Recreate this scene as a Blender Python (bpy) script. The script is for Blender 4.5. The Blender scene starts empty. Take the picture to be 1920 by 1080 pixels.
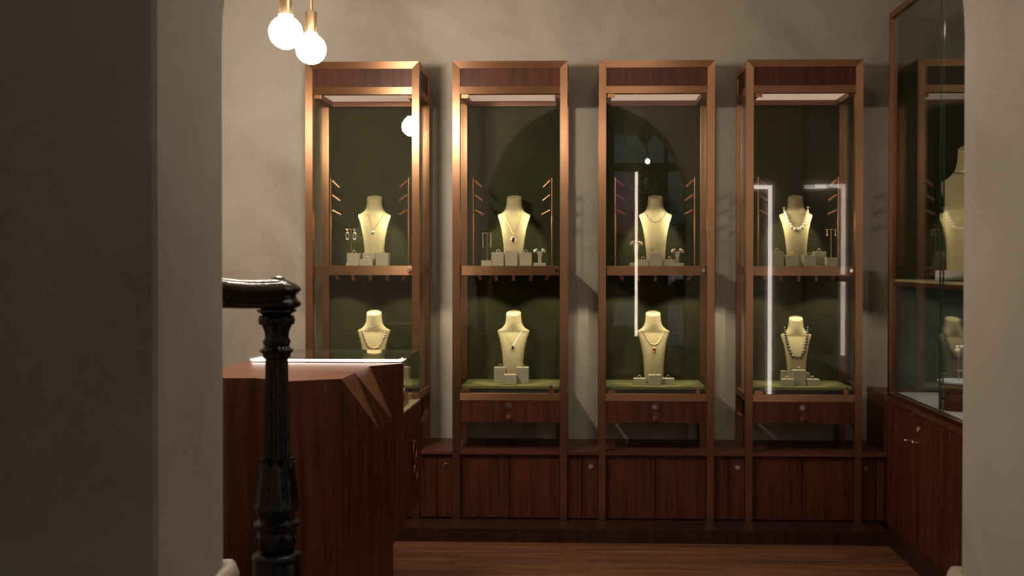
import bpy, bmesh, math, random
from mathutils import Vector, Matrix
random.seed(4)
PI = math.pi
S = bpy.context.scene
C = S.collection

# ---------------------------------------------------------------- camera
F, D, H = 1867.0, 5.33, 1.45
CX, CY = 1048.64, 515.06
YAW, PIT, ROL = 2.97e-2, -1.12e-2, 1.1e-3
fwd = Vector((-math.sin(YAW) * math.cos(PIT), math.cos(YAW) * math.cos(PIT), math.sin(PIT)))
r0 = Vector((math.cos(YAW), math.sin(YAW), 0)); u0 = r0.cross(fwd)
RT = r0 * math.cos(ROL) + u0 * math.sin(ROL)
UP = -r0 * math.sin(ROL) + u0 * math.cos(ROL)
cam_d = bpy.data.cameras.new('camera'); cam = bpy.data.objects.new('camera', cam_d); C.objects.link(cam)
m3 = Matrix((RT, UP, -fwd)).transposed().to_4x4(); m3.translation = Vector((0, -D, H))
cam.matrix_world = m3
cam_d.sensor_width = 36; cam_d.lens = F / 1920 * 36
cam_d.shift_x = (960 - CX) / 1920; cam_d.shift_y = (CY - 540) / 1920
cam_d.clip_start = 0.05
cam_d.dof.use_dof = True; cam_d.dof.focus_distance = 5.35; cam_d.dof.aperture_fstop = 5.6
S.camera = cam

def ray(x, y): return fwd + RT * ((x - CX) / F) - UP * ((y - CY) / F)
def at(x, y, Y):            # photo point on the vertical plane Y
    d = ray(x, y); return Vector((0, -D, H)) + d * ((Y + D) / d.y)
def atx(x, y, X):
    d = ray(x, y); return Vector((0, -D, H)) + d * (X / d.x)
def atz(x, y, Z):
    d = ray(x, y); return Vector((0, -D, H)) + d * ((Z - H) / d.z)

# ---------------------------------------------------------------- world, view
w = bpy.data.worlds.new('world'); S.world = w; w.use_nodes = True
bgn = w.node_tree.nodes['Background']; bgn.inputs[0].default_value = (0.72, 0.78, 0.88, 1); bgn.inputs[1].default_value = 2.3
S.view_settings.view_transform = 'Standard'; S.view_settings.look = 'None'
S.view_settings.exposure = 0.0; S.view_settings.gamma = 1.0; S.view_settings.use_curve_mapping = False
S.cycles.transparent_max_bounces = 32
S.cycles.max_bounces = 8
S.cycles.caustics_reflective = False

def area(name, loc, size, energy, col, rot=(0, 0, 0), sy=None):
    l = bpy.data.lights.new(name, 'AREA'); l.energy = energy; l.color = col; l.size = size
    if sy: l.shape = 'RECTANGLE'; l.size_y = sy
    o = bpy.data.objects.new(name, l); o.location = loc; o.rotation_euler = rot; C.objects.link(o); return o
# unseen fill lights added to brighten room, jamb and entrance, above the frame
area('room_fill_light', (0.3, -2.35, 3.27), 0.5, 17, (1, 0.86, 0.71), sy=0.5)
area('entrance_fill_light', (-0.2, -4.6, 3.55), 0.6, 3.0, (1, 0.80, 0.6), sy=0.6)

# ---------------------------------------------------------------- materials
def mat(name):
    m = bpy.data.materials.new(name); m.use_nodes = True
    nt = m.node_tree; return m, nt, nt.nodes['Principled BSDF']
def nd(nt, t, **k):
    n = nt.nodes.new(t)
    for a, b in k.items(): setattr(n, a, b)
    return n
def mapping(nt, scale, rot=(0, 0, 0), obj=True):
    tc = nd(nt, 'ShaderNodeTexCoord'); mp = nd(nt, 'ShaderNodeMapping')
    mp.inputs['Scale'].default_value = scale; mp.inputs['Rotation'].default_value = rot
    nt.links.new(tc.outputs['Object'], mp.inputs[0]); return mp.outputs[0]
def ramp(nt, fac, stops):
    r = nd(nt, 'ShaderNodeValToRGB'); e = r.color_ramp.elements
    while len(e) < len(stops): e.new(0.5)
    for i, (p, c) in enumerate(stops): e[i].position = p; e[i].color = (*c, 1)
    nt.links.new(fac, r.inputs[0]); return r.outputs[0]
def noise(nt, vec, scale, detail=4, rough=0.6, dist=0.0):
    n = nd(nt, 'ShaderNodeTexNoise'); n.inputs['Scale'].default_value = scale; n.inputs['Detail'].default_value = detail
    n.inputs['Roughness'].default_value = rough; n.inputs['Distortion'].default_value = dist
    nt.links.new(vec, n.inputs['Vector']); return n.outputs['Fac']
def bump(nt, p, fac, strength, dist=0.01):
    b = nd(nt, 'ShaderNodeBump'); b.inputs['Strength'].default_value = strength; b.inputs['Distance'].default_value = dist
    nt.links.new(fac, b.inputs['Height']); nt.links.new(b.outputs[0], p.inputs['Normal'])
def simple(name, col, rough=0.5, metal=0.0, **k):
    m, nt, p = mat(name); p.inputs['Base Color'].default_value = (*col, 1)
    p.inputs['Roughness'].default_value = rough; p.inputs['Metallic'].default_value = metal
    for a, b in k.items(): p.inputs[a.replace('_', ' ')].default_value = b
    return m
def noisy(name, c1, c2, scale, rough, vscale=(1, 1, 1), bs=0.1, metal=0.0, detail=5, lo=0.3, hi=0.7, bsc=None):
    m, nt, p = mat(name); v = mapping(nt, vscale)
    f = noise(nt, v, scale, detail); nt.links.new(ramp(nt, f, [(lo, c1), (hi, c2)]), p.inputs['Base Color'])
    p.inputs['Roughness'].default_value = rough; p.inputs['Metallic'].default_value = metal
    if bs: bump(nt, p, noise(nt, v, bsc or scale * 3, detail), bs)
    return m
def plaster(name, c1, c2, c3):
    m, nt, p = mat(name); v = mapping(nt, (1, 1, 1))
    a = noise(nt, v, 1.6, 6, 0.65, 0.6); b = noise(nt, v, 60, 3, 0.6)
    mx = nd(nt, 'ShaderNodeMath', operation='MULTIPLY_ADD'); mx.inputs[1].default_value = 0.16
    nt.links.new(b, mx.inputs[0]); nt.links.new(a, mx.inputs[2])
    nt.links.new(ramp(nt, mx.outputs[0], [(0.38, c1), (0.56, c2), (0.78, c3)]), p.inputs['Base Color'])
    p.inputs['Roughness'].default_value = 0.85
    bump(nt, p, noise(nt, v, 24, 6, 0.7), 0.12, 0.006); return m
def wood(name, c1, c2, c3, vscale, rough=0.4, coat=0.0):
    m, nt, p = mat(name); v = mapping(nt, vscale)
    a = noise(nt, v, 1.0, 6, 0.62, 0.4); b = noise(nt, v, 7.0, 3, 0.5)
    mx = nd(nt, 'ShaderNodeMath', operation='MULTIPLY_ADD'); mx.inputs[1].default_value = 0.35
    nt.links.new(b, mx.inputs[0]); nt.links.new(a, mx.inputs[2])
    nt.links.new(ramp(nt, mx.outputs[0], [(0.45, c1), (0.65, c2), (0.9, c3)]), p.inputs['Base Color'])
    p.inputs['Roughness'].default_value = rough; p.inputs['Coat Weight'].default_value = coat; p.inputs['Specular IOR Level'].default_value = 0.22
    bump(nt, p, b, 0.06, 0.003); return m
M = {}
M['plaster'] = plaster('plaster', (0.33, 0.285, 0.235), (0.415, 0.365, 0.305), (0.465, 0.41, 0.345))
M['ceiling'] = simple('ceiling_paint', (0.4, 0.35, 0.28), 0.9)
W1, W2, W3 = (0.024, 0.0075, 0.0042), (0.066, 0.0185, 0.0088), (0.105, 0.032, 0.0150)
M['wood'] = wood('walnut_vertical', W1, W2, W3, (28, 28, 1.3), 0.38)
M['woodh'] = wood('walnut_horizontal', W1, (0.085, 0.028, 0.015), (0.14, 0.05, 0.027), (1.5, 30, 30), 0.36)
M['woodtop'] = wood('walnut_top', (0.085, 0.031, 0.0155), (0.15, 0.060, 0.030), (0.205, 0.086, 0.045), (2.0, 34, 34), 0.33)  # lighter walnut copy, lamp light on the counter top put into the colour
M['facet'] = wood('walnut_lit_facet', (0.11, 0.04, 0.02), (0.19, 0.076, 0.038), (0.255, 0.105, 0.055), (26, 8, 3), 0.4)  # same walnut, lightened in colour where the lamps catch the counter facets
M['wood_shaded'] = wood('shaded_walnut', (0.012, 0.0045, 0.003), (0.03, 0.0105, 0.0062), (0.05, 0.018, 0.010), (30, 30, 1.5), 0.42)  # walnut darkened to carry the shade on the low platform and plinth
def floor_mat():
    m, nt, p = mat('floor_boards')
    v = mapping(nt, (1, 1, 1)); br = nd(nt, 'ShaderNodeTexBrick'); nt.links.new(v, br.inputs['Vector'])
    br.inputs['Scale'].default_value = 1; br.inputs['Brick Width'].default_value = 1.3; br.inputs['Row Height'].default_value = 0.075
    br.inputs['Mortar Size'].default_value = 0.0015; br.inputs['Color1'].default_value = (0.75, 0.75, 0.75, 1)
    br.inputs['Color2'].default_value = (1.15, 1.15, 1.15, 1); br.inputs['Mortar'].default_value = (0.35, 0.35, 0.35, 1)
    v2 = mapping(nt, (1.6, 42, 10)); a = noise(nt, v2, 1, 6, 0.65, 0.3)
    col = ramp(nt, a, [(0.32, (0.05, 0.017, 0.008)), (0.5, (0.13, 0.046, 0.021)), (0.72, (0.21, 0.082, 0.038))])
    mx = nd(nt, 'ShaderNodeMix', data_type='RGBA', blend_type='MULTIPLY'); mx.inputs[0].default_value = 1
    nt.links.new(col, mx.inputs[6]); nt.links.new(br.outputs['Color'], mx.inputs[7])
    nt.links.new(mx.outputs[2], p.inputs['Base Color']); p.inputs['Roughness'].default_value = 0.45
    bump(nt, p, a, 0.05, 0.003); return m
M['floor'] = floor_mat()
def copper(name, col, rough, axis='Z'):
    m, nt, p = mat(name); p.inputs['Base Color'].default_value = (*col, 1); p.inputs['Metallic'].default_value = 1
    p.inputs['Anisotropic'].default_value = 0.82
    tg = nd(nt, 'ShaderNodeTangent', direction_type='RADIAL', axis=axis); nt.links.new(tg.outputs[0], p.inputs['Tangent'])
    v = mapping(nt, (260, 260, 5) if axis == 'Z' else (5, 260, 260)); f = noise(nt, v, 1, 3)
    mr = nd(nt, 'ShaderNodeMapRange'); mr.inputs[3].default_value = rough - 0.05; mr.inputs[4].default_value = rough + 0.06
    nt.links.new(f, mr.inputs[0]); nt.links.new(mr.outputs[0], p.inputs['Roughness']); return m
M['copper'] = copper('brushed_copper', (0.40, 0.215, 0.118), 0.36)
M['copper_h'] = copper('brushed_copper_across', (0.33, 0.172, 0.092), 0.36, 'X')
M['copper_plain'] = simple('copper_satin', (0.46, 0.215, 0.115), 0.32, 1)
M['copper_trim'] = simple('copper_trim', (0.20, 0.085, 0.048), 0.45, 0.6)
M['bronze'] = copper('dark_bronze', (0.24, 0.125, 0.068), 0.4)
M['brass'] = simple('satin_brass', (0.68, 0.49, 0.30), 0.36, 1)
M['old_copper'] = simple('aged_copper', (0.30, 0.14, 0.07), 0.35, 1)
M['gold'] = simple('gold', (0.95, 0.66, 0.33), 0.33, 1)
M['rose_gold'] = simple('rose_gold', (0.95, 0.62, 0.45), 0.33, 1)
M['silver'] = simple('silver', (0.85, 0.84, 0.82), 0.35, 1)
M['chrome'] = simple('chrome', (0.75, 0.72, 0.68), 0.12, 1)
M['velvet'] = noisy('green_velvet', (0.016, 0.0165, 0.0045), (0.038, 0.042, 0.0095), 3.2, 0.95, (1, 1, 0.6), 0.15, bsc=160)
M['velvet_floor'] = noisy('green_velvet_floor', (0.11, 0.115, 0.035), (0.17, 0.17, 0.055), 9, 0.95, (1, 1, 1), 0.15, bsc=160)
M['black'] = simple('black_lining', (0.012, 0.012, 0.009), 0.6)
M['cream'] = noisy('cream_velvet', (0.43, 0.365, 0.20), (0.48, 0.41, 0.235), 6, 0.9, (1, 1, 1), 0.08, bsc=200)
M['block'] = noisy('taupe_suede', (0.35, 0.31, 0.22), (0.41, 0.365, 0.265), 8, 0.85, (1, 1, 1), 0.08, bsc=200)
M['iron'] = noisy('black_cast_iron', (0.0022, 0.0022, 0.0022), (0.005, 0.0047, 0.0043), 30, 0.17, (1, 1, 1), 0.35, bsc=55)
M['iron'].node_tree.nodes['Principled BSDF'].inputs['Specular IOR Level'].default_value = 0.28
M['pearl'] = simple('white_pearl', (0.86, 0.81, 0.72), 0.2, 0, Coat_Weight=0.6)
M['dark_pearl'] = simple('grey_pearl', (0.13, 0.11, 0.10), 0.15, 0.3, Coat_Weight=0.8)
M['diamond'] = simple('clear_stone', (0.9, 0.9, 0.9), 0.06, 0.7)
M['navy'] = simple('dark_blue_stone', (0.006, 0.012, 0.03), 0.06, 0.0, Coat_Weight=1)
M['ruby'] = simple('red_stone', (0.32, 0.012, 0.012), 0.08, 0.2, Coat_Weight=1)
M['jade'] = simple('pale_green_stone', (0.30, 0.36, 0.22), 0.15)
M['white'] = simple('white_lacquer', (0.72, 0.71, 0.69), 0.4)
M['stone'] = noisy('grey_green_lining', (0.04, 0.048, 0.04), (0.12, 0.14, 0.125), 5, 0.8, (1, 1, 1), 0.1)
M['cream_paint'] = simple('cream_paint', (0.30, 0.255, 0.195), 0.55)
M['asphalt'] = noisy('asphalt', (0.05, 0.05, 0.055), (0.1, 0.1, 0.105), 20, 0.8)
M['facade'] = noisy('grey_facade', (0.18, 0.19, 0.21), (0.36, 0.37, 0.39), 1.5, 0.9)
M['pink'] = simple('pink_awning', (0.42, 0.16, 0.27), 0.7)
M['redband'] = simple('red_fabric', (0.45, 0.04, 0.09), 0.7)
M['dark'] = simple('dark_painted_metal', (0.012, 0.011, 0.01), 0.4)
M['car'] = simple('white_car_paint', (0.7, 0.71, 0.74), 0.25, 0, Coat_Weight=0.6)
M['rubber'] = simple('rubber', (0.015, 0.015, 0.015), 0.7)
M['decal'] = simple('grey_decal', (0.5, 0.5, 0.48), 0.5)
M['leaf'] = noisy('green_leaf', (0.03, 0.06, 0.02), (0.08, 0.13, 0.04), 4, 0.7)
def emit(name, col, st):
    m, nt, p = mat(name); p.inputs['Base Color'].default_value = (*col, 1)
    p.inputs['Emission Color'].default_value = (*col, 1); p.inputs['Emission Strength'].default_value = st; return m
M['bulb'] = emit('lit_bulb', (1, 0.87, 0.72), 310)
M['bulb_dim'] = emit('lit_bulb_small', (1, 0.84, 0.68), 60)
M['led'] = emit('led_strip', (1, 0.87, 0.82), 10.5)
M['ledc'] = emit('led_counter_strip', (1, 0.92, 0.86), 4.5)
M['ledwarm'] = emit('led_warm_bar', (1, 0.78, 0.6), 16)
M['panel'] = emit('light_diffuser', (1, 0.70, 0.54), 0.48)
M['spotlens'] = emit('spot_lens', (1, 0.85, 0.6), 4)
def glass(name, tint=(0.955, 0.96, 0.94), f0=0.028):
    m = bpy.data.materials.new(name); m.use_nodes = True; nt = m.node_tree; nt.nodes.clear(); L = nt.links.new
    out = nd(nt, 'ShaderNodeOutputMaterial'); tr = nd(nt, 'ShaderNodeBsdfTransparent'); gl = nd(nt, 'ShaderNodeBsdfGlossy')
    tr.inputs[0].default_value = (*tint, 1); gl.inputs['Roughness'].default_value = 0.0; gl.inputs[0].default_value = (1, 1, 1, 1)
    g = nd(nt, 'ShaderNodeNewGeometry'); dt = nd(nt, 'ShaderNodeVectorMath', operation='DOT_PRODUCT')
    L(g.outputs['Normal'], dt.inputs[0]); L(g.outputs['Incoming'], dt.inputs[1])
    ab = nd(nt, 'ShaderNodeMath', operation='ABSOLUTE'); L(dt.outputs['Value'], ab.inputs[0])
    s1 = nd(nt, 'ShaderNodeMath', operation='SUBTRACT'); s1.inputs[0].default_value = 1; L(ab.outputs[0], s1.inputs[1])
    pw = nd(nt, 'ShaderNodeMath', operation='POWER'); L(s1.outputs[0], pw.inputs[0]); pw.inputs[1].default_value = 5
    ma = nd(nt, 'ShaderNodeMath', operation='MULTIPLY_ADD'); L(pw.outputs[0], ma.inputs[0]); ma.inputs[1].default_value = 1 - f0; ma.inputs[2].default_value = f0
    mx = nd(nt, 'ShaderNodeMixShader'); L(ma.outputs[0], mx.inputs[0]); L(tr.outputs[0], mx.inputs[1]); L(gl.outputs[0], mx.inputs[2])
    L(mx.outputs[0], out.inputs[0]); return m
M['glass'] = glass('clear_glass')
M['glass_edge'] = simple('glass_edge_green', (0.04, 0.085, 0.06), 0.1, 0, Coat_Weight=1)

# ---------------------------------------------------------------- mesh helpers
class MB:
    def __init__(s): s.bm = bmesh.new()
    def _tf(s, vs, mtx):
        if mtx is not None: bmesh.ops.transform(s.bm, matrix=mtx, verts=vs)
    def box(s, x0, x1, y0, y1, z0, z1, bev=0.0, mtx=None):
        b = bmesh.new(); bmesh.ops.create_cube(b, size=1)
        for v in b.verts: v.co = Vector(((x0 + x1) / 2 + v.co.x * (x1 - x0), (y0 + y1) / 2 + v.co.y * (y1 - y0), (z0 + z1) / 2 + v.co.z * (z1 - z0)))
        if bev: bmesh.ops.bevel(b, geom=b.edges[:], offset=bev, segments=2, affect='EDGES', profile=0.6)
        s.merge(b, mtx); return s
    def merge(s, b, mtx=None):
        if mtx is not None: bmesh.ops.transform(b, matrix=mtx, verts=b.verts[:])
        me = bpy.data.meshes.new('tmp'); b.to_mesh(me); b.free(); s.bm.from_mesh(me); bpy.data.meshes.remove(me)
    def cyl(s, p0, p1, r0, r1=None, n=20, cap=True):
        p0, p1 = Vector(p0), Vector(p1); d = p1 - p0; r1 = r0 if r1 is None else r1
        b = bmesh.new(); bmesh.ops.create_cone(b, cap_ends=cap, segments=n, radius1=r0, radius2=r1, depth=d.length)
        mt = Matrix.Translation((p0 + p1) / 2) @ d.to_track_quat('Z', 'Y').to_matrix().to_4x4(); s.merge(b, mt); return s
    def sphere(s, c, r, sc=(1, 1, 1), n=16, mtx=None):
        b = bmesh.new(); bmesh.ops.create_uvsphere(b, u_segments=n, v_segments=max(6, n // 2 + 2), radius=r)
        mt = Matrix.Translation(c) @ (mtx if mtx is not None else Matrix()) @ Matrix.Diagonal((*sc, 1)); s.merge(b, mt); return s
    def torus(s, c, R, r, mtx=None, n=24, k=8):
        b = bmesh.new(); vs = []
        for i in range(n):
            a = 2 * PI * i / n; row = []
            for j in range(k):
                t = 2 * PI * j / k; rr = R + r * math.cos(t)
                row.append(b.verts.new((rr * math.cos(a), rr * math.sin(a), r * math.sin(t))))
            vs.append(row)
        for i in range(n):
            for j in range(k): b.faces.new((vs[i][j], vs[(i + 1) % n][j], vs[(i + 1) % n][(j + 1) % k], vs[i][(j + 1) % k]))
        s.merge(b, Matrix.Translation(c) @ (mtx if mtx is not None else Matrix())); return s
    def tube(s, pts, r, n=6, closed=False):
        pts = [Vector(p) for p in pts]; b = bmesh.new(); rows = []; N = len(pts)
        rr = r if isinstance(r, (list, tuple)) else [r] * N
        nrm = None
        for i, p in enumerate(pts):
            t = (pts[min(i + 1, N - 1)] - pts[max(i - 1, 0)]).normalized()
            if nrm is None: nrm = t.orthogonal().normalized()
            nrm = (nrm - t * nrm.dot(t)).normalized(); bn = t.cross(nrm)
            rows.append([b.verts.new(p + (nrm * math.cos(2 * PI * k / n) + bn * math.sin(2 * PI * k / n)) * rr[i]) for k in range(n)])
        for i in range(N - 1):
            for k in range(n): b.faces.new((rows[i][k], rows[i][(k + 1) % n], rows[i + 1][(k + 1) % n], rows[i + 1][k]))
        b.faces.new(rows[0][::-1]); b.faces.new(rows[-1]); s.merge(b); return s
    def rings(s, rows, close=True, caps=True):   # rows of points, lofted
        b = bmesh.new(); R = [[b.verts.new(p) for p in row] for row in rows]; n = len(R[0])
        for i in range(len(R) - 1):
            for k in range(n if close else n - 1): b.faces.new((R[i][k], R[i][(k + 1) % n], R[i + 1][(k + 1) % n], R[i + 1][k]))
        if caps: b.faces.new(R[0][::-1]); b.faces.new(R[-1])
        s.merge(b); return s
    def lathe(s, prof, c=(0, 0, 0), n=32, fn=None):
        rows = []
        for z, r in prof:
            row = []
            for k in range(n):
                a = 2 * PI * k / n; q = r * (fn(z, a) if fn else 1)
                row.append(Vector(c) + Vector((q * math.cos(a), q * math.sin(a), z)))
            rows.append(row)
        return s.rings(rows)
    def prism(s, pts, z0, z1):
        return s.rings([[Vector((x, y, z0)) for x, y in pts], [Vector((x, y, z1)) for x, y in pts]])
    def faces(s, verts, fs):
        b = bmesh.new(); V = [b.verts.new(v) for v in verts]
        for f in fs: b.faces.new([V[i] for i in f])
        bmesh.ops.recalc_face_normals(b, faces=b.faces[:]); s.merge(b); return s
    def obj(s, name, m, parent=None, smooth=None, loc=None):
        me = bpy.data.meshes.new(name); bmesh.ops.recalc_face_normals(s.bm, faces=s.bm.faces[:])
        o0 = Vector((0, 0, 0))
        if loc is not None:
            o0 = Vector(loc); bmesh.ops.translate(s.bm, vec=-o0, verts=s.bm.verts[:])
        s.bm.to_mesh(me); s.bm.free(); me.materials.append(m if not isinstance(m, str) else M[m])
        if smooth:
            me.shade_smooth(); me.set_sharp_from_angle(angle=math.radians(smooth))
        o = bpy.data.objects.new(name, me); C.objects.link(o); o.location = o0
        if parent is not None: o.parent = parent
        return o
def thing(name, label, cat, loc=(0, 0, 0), rz=0.0, group=None):
    o = bpy.data.objects.new(name, None); o.empty_display_size = 0.05; C.objects.link(o); o.location = loc; o.rotation_euler = (0, 0, rz)
    tag(o, label, cat, group); return o
def tag(o, label, cat, group=None):
    o['label'] = label; o['category'] = cat
    if group: o['group'] = group
    return o
def struct(mb, name, m, smooth=None):
    o = mb.obj(name, m, None, smooth); o['kind'] = 'structure'; return o
def copy_tree(o, parent=None):
    c = o.copy(); C.objects.link(c)
    if parent is not None: c.parent = parent
    for ch in list(o.children): copy_tree(ch, c)
    return c

# ---------------------------------------------------------------- the room
YB = 0.40                      # back wall
YA0, YA1 = -3.41, -3.05        # arched wall, entrance side and room side
RX, RZ, RR = 0.845, 1.955, 0.845
struct(MB().box(-2.9, 2.6, -3.41, 0.6, -0.1, 0), 'floor', 'floor')
struct(MB().box(-2.9, 2.6, YB, YB + 0.15, 0, 3.3), 'wall_back', 'plaster')
struct(MB().box(-2.9, -2.75, YA1, YB, 0, 3.3), 'wall_left', 'plaster')
struct(MB().box(2.3, 2.45, YA1, YB, 0, 3.3), 'wall_right', 'plaster')
struct(MB().box(-2.9, 2.6, YA0, YB + 0.15, 3.3, 3.4), 'ceiling', 'ceiling')
# arched wall
def arch_wall():
    b = bmesh.new(); n = 40
    arc = [(-RX, 0)] + [(-RR * math.cos(PI * i / n), RZ + RR * math.sin(PI * i / n)) for i in range(n + 1)] + [(RX, 0)]
    X0, X1, Z1 = -2.9, 2.6, 3.7
    # outer points matched to the arc points
    outer = []
    for x, z in arc:
        if z == 0: outer.append((X0 if x < 0 else X1, 0)); continue
        a = math.atan2(z - RZ, x); dx, dz = math.cos(a), math.sin(a)
        t = min((X1 / dx if dx > 1e-6 else (X0 / dx if dx < -1e-6 else 1e9)), (Z1 - RZ) / dz if dz > 1e-6 else 1e9)
        outer.append((dx * t, RZ + dz * t))
    ro = 0.008
    rows = []
    for Y, grow in ((YA0, ro), (YA0 + ro, 0), (YA1 - ro, 0), (YA1, ro)):
        row = []
        for x, z in arc:
            if z == 0: row.append(Vector((x - math.copysign(grow, -x) * 1 if x > 0 else x - grow, Y, z)) if True else None)
            else:
                v = Vector((x, z - RZ)); v = v.normalized() * (v.length + grow); row.append(Vector((v.x, Y, RZ + v.y)))
        rows.append(row)
    rows = [[Vector((x, YA0, z)) for x, z in outer]] + rows + [[Vector((x, YA1, z)) for x, z in outer]]
    mb = MB(); mb.rings(rows, close=False, caps=False)
    # corner fillers of the rectangular outline
    for Y in (YA0, YA1):
        for sx, X in ((-1, X0), (1, X1)):
            ks = [i for i in range(1, len(outer)) if (outer[i][0] * sx > 0)]
            side = [k for k in ks if abs(outer[k][0] - X) < 1e-5]; top = [k for k in ks if abs(outer[k][1] - Z1) < 1e-5]
            a = max(side, key=lambda k: outer[k][1]); c = max(top, key=lambda k: outer[k][0] * sx)
            mb.faces([(outer[a][0], Y, outer[a][1]), (X, Y, Z1), (outer[c][0], Y, outer[c][1])], [(0, 1, 2)])
    return mb
o = arch_wall().obj('wall_arch', 'plaster', None, 40); o['kind'] = 'structure'
for s_, nm in ((-1, 'trim_1'), (1, 'trim_2')):      # rounded cream moulding low on each jamb
    mb = MB(); x = s_ * RX
    mb.tube([(x, YA0 - 0.02, 0.728), (x - s_ * 0.012, YA0, 0.728), (x - s_ * 0.012, YA1 - 0.005, 0.728), (x, YA1 + 0.03, 0.728), (x + s_ * 0.05, YA1 + 0.02, 0.728)], 0.026, 12)
    mb.box(min(x, x - s_ * 0.014), max(x, x - s_ * 0.014), YA0 + 0.01, YA1 - 0.01, 0, 0.71)
    struct(mb, nm, 'cream_paint', 40)
# platform under the cabinets and plinth along the right unit
struct(MB().box(-2.75, 1.55, -0.174, YB, 0, 0.070, 0.0015), 'baseboard_back', 'wood_shaded')
struct(MB().box(1.542, 1.60, -2.2, -0.176, 0, 0.070, 0.0015), 'baseboard_right', 'wood_shaded')

# entrance lobby behind the camera, seen only in the glass
struct(MB().box(-2.6, 2.6, -6.75, YA0, -0.1, 0), 'floor_entrance', 'asphalt')
struct(MB().box(-2.7, -2.6, -6.75, YA0, 0, 3.7), 'wall_entrance_left', 'plaster')
struct(MB().box(2.6, 2.7, -6.75, YA0, 0, 3.7), 'wall_entrance_right', 'plaster')
struct(MB().box(-2.7, 2.7, -6.75, YA0, 3.6, 3.7), 'ceiling_entrance', 'ceiling')
mb = MB(); mb.box(-2.7, 0.25, -6.75, -6.6, 0, 3.7); mb.box(2.0, 2.7, -6.75, -6.6, 0, 3.7); mb.box(0.25, 2.0, -6.75, -6.6, 3.4, 3.7)
struct(mb, 'wall_front', 'dark')
mb = MB()
for x in (0.25, 0.90, 1.14, 1.94): mb.box(x, x + 0.05, -6.70, -6.64, 0, 3.4)
mb.box(0.25, 2.0, -6.71, -6.63, 2.56, 2.66); mb.box(0.25, 2.0, -6.71, -6.63, 0, 0.12); mb.box(0.60, 0.9, -6.69, -6.66, 0, 2.6)
struct(mb, 'door_1', 'dark')
struct(MB().box(0.3, 1.94, -6.675, -6.67, 0.1, 3.4), 'window_1', 'glass')

# ---------------------------------------------------------------- display cabinets
CW, CD = 0.617, 0.378
CXS = [-1.5286, -0.7329, 0.0524, 0.8362]
PW = 0.039
Z_TOP, Z_MT, Z_MB, Z_LT, Z_LB = 2.534, 1.4365, 1.386, 0.7516, 0.713
Z_SH, Z_FL = 1.437, 0.788
def lock_mesh(mb, c, r, axis):      # round chrome cam lock with a notched rim
    c = Vector(c); a = Vector(axis)
    mb.cyl(c, c + a * 0.004, r, r * 0.92, 20)
    q = a.to_track_quat('Z', 'Y').to_matrix().to_4x4()
    mb.torus(c + a * 0.004, r * 0.8, r * 0.16, q, 20, 6)
    for k in range(6):
        p = q @ Vector((r * 0.9 * math.cos(k * PI / 3), r * 0.9 * math.sin(k * PI / 3), 0)); mb.sphere(c + a * 0.003 + p, r * 0.22, n=8)
    mb.cyl(c, c + a * 0.007, r * 0.38, r * 0.3, 12)
    return mb
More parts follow.
